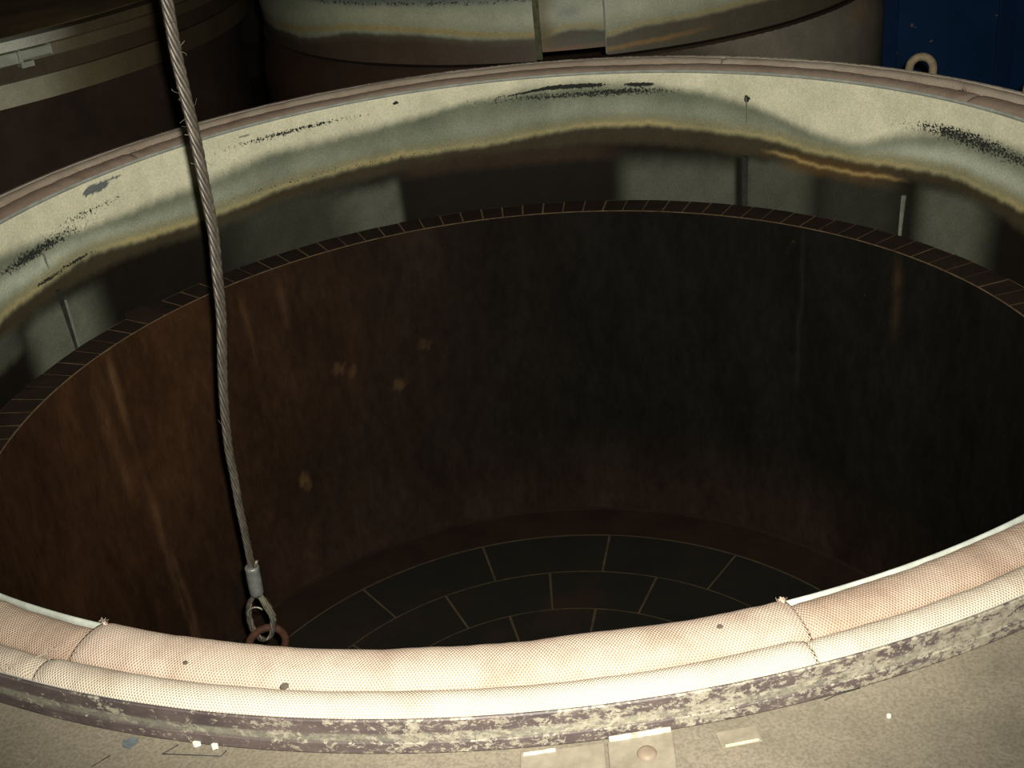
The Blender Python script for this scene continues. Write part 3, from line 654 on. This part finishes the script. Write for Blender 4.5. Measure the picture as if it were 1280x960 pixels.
# ================================================================== BLUE CABINET at the right rear
cab = thing('blue_cabinet', 'dark navy blue steel cabinet with paint chips at the right behind the rim', 'cabinet', (2.9, 3.6, FZ))
cp = box('panel', -1.48, 1.6, -.42, .42, 0.04, 1.9, M['blue'], cab, .01)
box('plinth', -1.44, 1.56, -.38, .38, 0.0, .04, M['bluedark'], cab)
for x in (-1.24, -.76, .0, .75, 1.35):
    box('post_rib', x - .035, x + .035, -.432, -.42, .05, 1.88, M['bluedark'], cp, .004)
box('door_handle', -.62, -.59, -.46, -.42, 1.25, 1.45, M['bluedark'], cp, .005)

# ================================================================== WIRE ROPE, FERRULE, SHACKLE
rope = thing('wire_rope', 'twisted greasy steel wire rope hanging into the open pot at the left', 'rope', (-.4187, -.15, .4414))
kp = np.array([(-.436, -.12, 2.6), (-.425, -.13, 1.2), (-.4187, -.15, .4414), (-.4216, -.15, .3623), (-.4202, -.15, .279), (-.4236, -.15, .1744), (-.4264, -.15, .1014), (-.4348, -.15, .0391), (-.4423, -.15, -.0255), (-.4555, -.15, -.0913), (-.4699, -.15, -.1883), (-.4767, -.15, -.246), (-.4827, -.15, -.3517), (-.4852, -.15, -.462), (-.4856, -.15, -.500)])
s_ = np.r_[0, np.cumsum(np.linalg.norm(np.diff(kp, axis=0), axis=1))]; sf = np.arange(0, s_[-1], .004)
path = np.stack([np.interp(sf, s_, kp[:, k_]) for k_ in range(3)], -1)
ker = np.hanning(17); ker /= ker.sum()
path = np.stack([np.convolve(np.pad(path[:, k_], 8, 'edge'), ker, 'valid') for k_ in range(3)], -1)
path[:, 0] += .0012 * sn(sf * 14, 8, 3)
off0 = Vector((-.4187, -.15, .4414))
def rel(P_): return np.asarray(P_) - np.array(off0)
ns_ = 6
for s in range(ns_):
    a = sf / .10 * 2 * np.pi + s * 2 * np.pi / ns_; hr = .0054 * (1 - .25 * ss(.1, -.45, path[:, 2]))
    tube('strand', rel(path + np.stack([hr * np.cos(a), hr * np.sin(a), 0 * a], -1)), .0032 * (1 - .22 * ss(.1, -.45, path[:, 2])), M['steel'], rope, 7)
tube('core', rel(path[::4]), .0030, M['steel'], rope, 6)
g = np.random.default_rng(5); Vs, Fs, off = [], [], 0
for _ in range(34):
    i = int(g.uniform(.55, 1) * (len(path) - 2)) if g.random() < .4 else int(np.argmin(abs(path[:, 2] - g.uniform(.2, .42)))); c = path[i]; a = g.uniform(0, 6.28)
    d = np.array([math.cos(a), math.sin(a), g.uniform(-.6, 1)]); L = g.uniform(.004, .013)
    V, F = tube_mesh(rel([c + d * .006, c + d * (.006 + L * .5) + g.normal(size=3) * .002, c + d * (.006 + L) + g.normal(size=3) * .004]), .00035, 3); Vs.append(V); Fs.append(F + off); off += len(V)
o = mesh_obj('broken_wires', np.concatenate(Vs), np.concatenate(Fs), M['wire'], rope); o['kind'] = 'stuff'
# ferrule
f0, f1 = np.array([-.4856, -.15, -.476]), np.array([-.4876, -.15, -.5352])
d = f1 - f0; pr_ = [(0, .006), (.0, .0105), (.03, .0122), (.10, .0118), (.5, .0122), (.9, .0118), (1.0, .0102), (1.0, .006)]
o = tube('ferrule', rel([f0 + d * t for t, _ in pr_[1:-1]]), [r_ for _, r_ in pr_[1:-1]], M['ferrule'], rope, 20); o['label'] = 'grey pressed metal ferrule'
tube('cut_end', rel([f0 + [.006, -.004, -.002], f0 + [.009, -.005, .008], f0 + [.012, -.006, .013]]), .0026, M['wire'], o, 6)
# eye loop below the ferrule: twisted rope legs
lc = np.array([-.491, -.15, -.585]); ang = np.linspace(R(72), R(-252), 60)
lo = np.stack([lc[0] + .0195 * np.cos(ang), np.full(60, -.15) + .004 * np.sin(ang), lc[2] + .044 * np.sin(ang)], -1)
lo = np.r_[[f1 + [.004, 0, .004]], lo, [f1 + [-.004, 0, .004]]]
for s in range(4):
    a = np.arange(len(lo)) * .38 + s * np.pi / 2
    tube('loop_strand', rel(lo + np.stack([.0033 * np.cos(a), .0033 * np.sin(a), .002 * np.cos(a + 1)], -1)), .0025, M['steel'], rope, 6)
Vs, Fs, off = [], [], 0
for _ in range(14):
    x0 = g.uniform(.000, .010); pts = [f1 + [x0, -.006, .004], f1 + [x0 + .010 + g.normal() * .002, -.010, -.022], f1 + [.014 + x0 + g.normal() * .003, -.006, -.05 + g.normal() * .008]]
    V, F = tube_mesh(rel(pts), .0006, 4); Vs.append(V); Fs.append(F + off); off += len(V)
o = mesh_obj('splayed_wires', np.concatenate(Vs), np.concatenate(Fs), M['wire'], rope); o['kind'] = 'stuff'
ths = np.linspace(R(200), R(30), 14)
tube('thimble', rel(np.stack([lc[0] - .004 + .014 * np.cos(ths), np.full(14, -.158), lc[2] + .016 + .014 * np.sin(ths)], -1)), .0016, M['wire'], rope, 6)
# shackle hooked through the loop
shk = thing('shackle', 'rusty brown bow shackle hooked through the end loop of the wire rope', 'shackle', (-.491, -.15, -.62))
ang = np.linspace(R(-50), R(230), 34)
bow = [( .030 * math.cos(a) * 1.0, .012 * math.cos(a), -.022 + .034 * math.sin(a)) for a in ang]
bow = [(.024, .008, -.085)] + bow + [(-.024, -.008, -.085)]
tube('bow', bow, .0068, M['rust'], shk, 10)
tube('pin', [(.040, .012, -.080), (-.040, -.012, -.080)], .0068, M['rust'], shk, 10)
tube('pin_nut', [(-.036, -.011, -.080), (-.046, -.014, -.080)], .011, M['rust'], shk, 6)
for sx_ in (1, -1): tube('eye_boss', [(.019 * sx_, .006 * sx_, -.080), (.031 * sx_, .010 * sx_, -.080)], .0125, M['rust'], shk, 14)

# ================================================================== SMALL THINGS ON THE DECK
def deck_plate(name, quad, h, label, parent=None):
    o = prism(name, quad, DZ, DZ + h, M['plate'], parent, .0012)
    return tag(o, label, 'plate')
t = thing('riveted_plate', 'small beige steel plate with one round rivet, on the deck below the rim centre', 'plate', (.05, -1.125, DZ))
def local(pts, o): return [(x - o[0], y - o[1]) for x, y in pts]
prism('plate', local([(.026, -1.1015), (.0805, -1.0985), (.073, -1.20), (.020, -1.20)], (.05, -1.125)), 0, .0035, M['plate'], t, .0012)
prism('upturned_edge', local([(.0275, -1.0985), (.0795, -1.0950), (.0795, -1.0990), (.0275, -1.1030)], (.05, -1.125)), .001, .0062, M['bright'], t, .001)
o = lathe('rivet', [(0.0, .0068), (.004, .0066), (.0070, .0055), (.0082, .0035), (.0082, .002)], M['rivet'], t, c=(.006, .005), n=28, closed_prof=False, smooth=True)
t2 = thing('worn_plate', 'plain beige steel plate with a highlight painted on its edge, left of the riveted plate', 'plate', (-.01, -1.125, DZ))
prism('plate', local([(-.046, -1.1035), (.0235, -1.1010), (.0180, -1.20), (-.052, -1.20)], (-.01, -1.125)), 0, .0022, M['plate'], t2, .0008)
prism('edge_highlight', local([(-.044, -1.1045), (-.017, -1.1030), (-.017, -1.1055), (-.044, -1.1070)], (-.01, -1.125)), .0015, .0045, M['bright'], t2, .0008)
t3 = thing('scuffed_plate', 'small scuffed beige plate with a pale yellowish strip, right of the riveted plate', 'plate', (.133, -1.112, DZ))
prism('plate', local([(.115, -1.1035), (.149, -1.1000), (.151, -1.1180), (.117, -1.1215)], (.133, -1.112)), 0, .0018, M['plate'], t3, .0006)
prism('yellow_strip', local([(.120, -1.1195), (.148, -1.1165), (.148, -1.1175), (.120, -1.1210)], (.133, -1.112)), .0017, .0030, plain('yellowish strip', [(.3, (.45, .42, .22)), (.7, (.6, .56, .33))], 80, .5), t3)
def flake(name, label, x, y, z_, s, mat, seed, hgt=.0015, tilt=(0, 0)):
    g = np.random.default_rng(seed); n = 9
    poly_ = [(s * (.7 + .5 * g.random()) * math.cos(a) * 1.0, s * (.7 + .5 * g.random()) * math.sin(a) * 1.0) for a in np.linspace(0, 2 * math.pi, n, endpoint=False)]
    o = prism(name, poly_, 0, hgt, mat); o.location = (x, y, z_); o.rotation_euler = (tilt[0], tilt[1], g.uniform(0, 3)); return tag(o, label, 'debris')
flake('paint_flake', 'blue-grey paint flake on the deck at the lower left', -.384, -1.0385, DZ + .0003, .0068, M['flake'], 3)
flake('dark_chip', 'tiny dark chip lying on the near cloth roll below the shackle', -.243, -1.030, .0095, .0034, M['dflake'], 4, .002, (.2, .1))
flake('dark_chip', 'tiny dark chip lying on the left part of the near cloth roll', -.337, -.985, .0098, .0022, M['dflake'], 5, .002, (.1, .2))
flake('dark_chip', 'tiny brown chip on the near cloth roll at right of centre', .137, -1.016, .0105, .0030, M['dflake'], 12, .0015, (.1, .0))
# crumbs of pale metal beside the flake
for q, (x, y, s, lb) in enumerate(((-.323, -1.049, .0036, 'pale crumb of scale on the deck near the blue-grey flake, left one'), (-.3065, -1.0545, .0032, 'pale crumb of scale on the deck near the blue-grey flake, right one'), (.2575, -1.1065, .0016, 'tiny white speck on the deck at the lower right'))):
    flake('pale_crumb', lb, x, y, DZ + .0003, s, M['chalk'], 20 + q, .003)
# thin angular scribe lines on the deck (cracks in the paint)
for pts in ([(-.352, -1.0555), (-.300, -1.0660), (-.296, -1.0600)], [(-.352, -1.0555), (-.340, -1.0465)], [(-.398, -1.050), (-.412, -1.062)], [(.212, -1.0790), (.222, -1.0745), (.245, -1.069)], [(.405, -.990), (.425, -.999)]):
    tube('paint_crack', [(x, y, DZ + .0001) for x, y in pts], .0006, M['slot'], deck, 4)
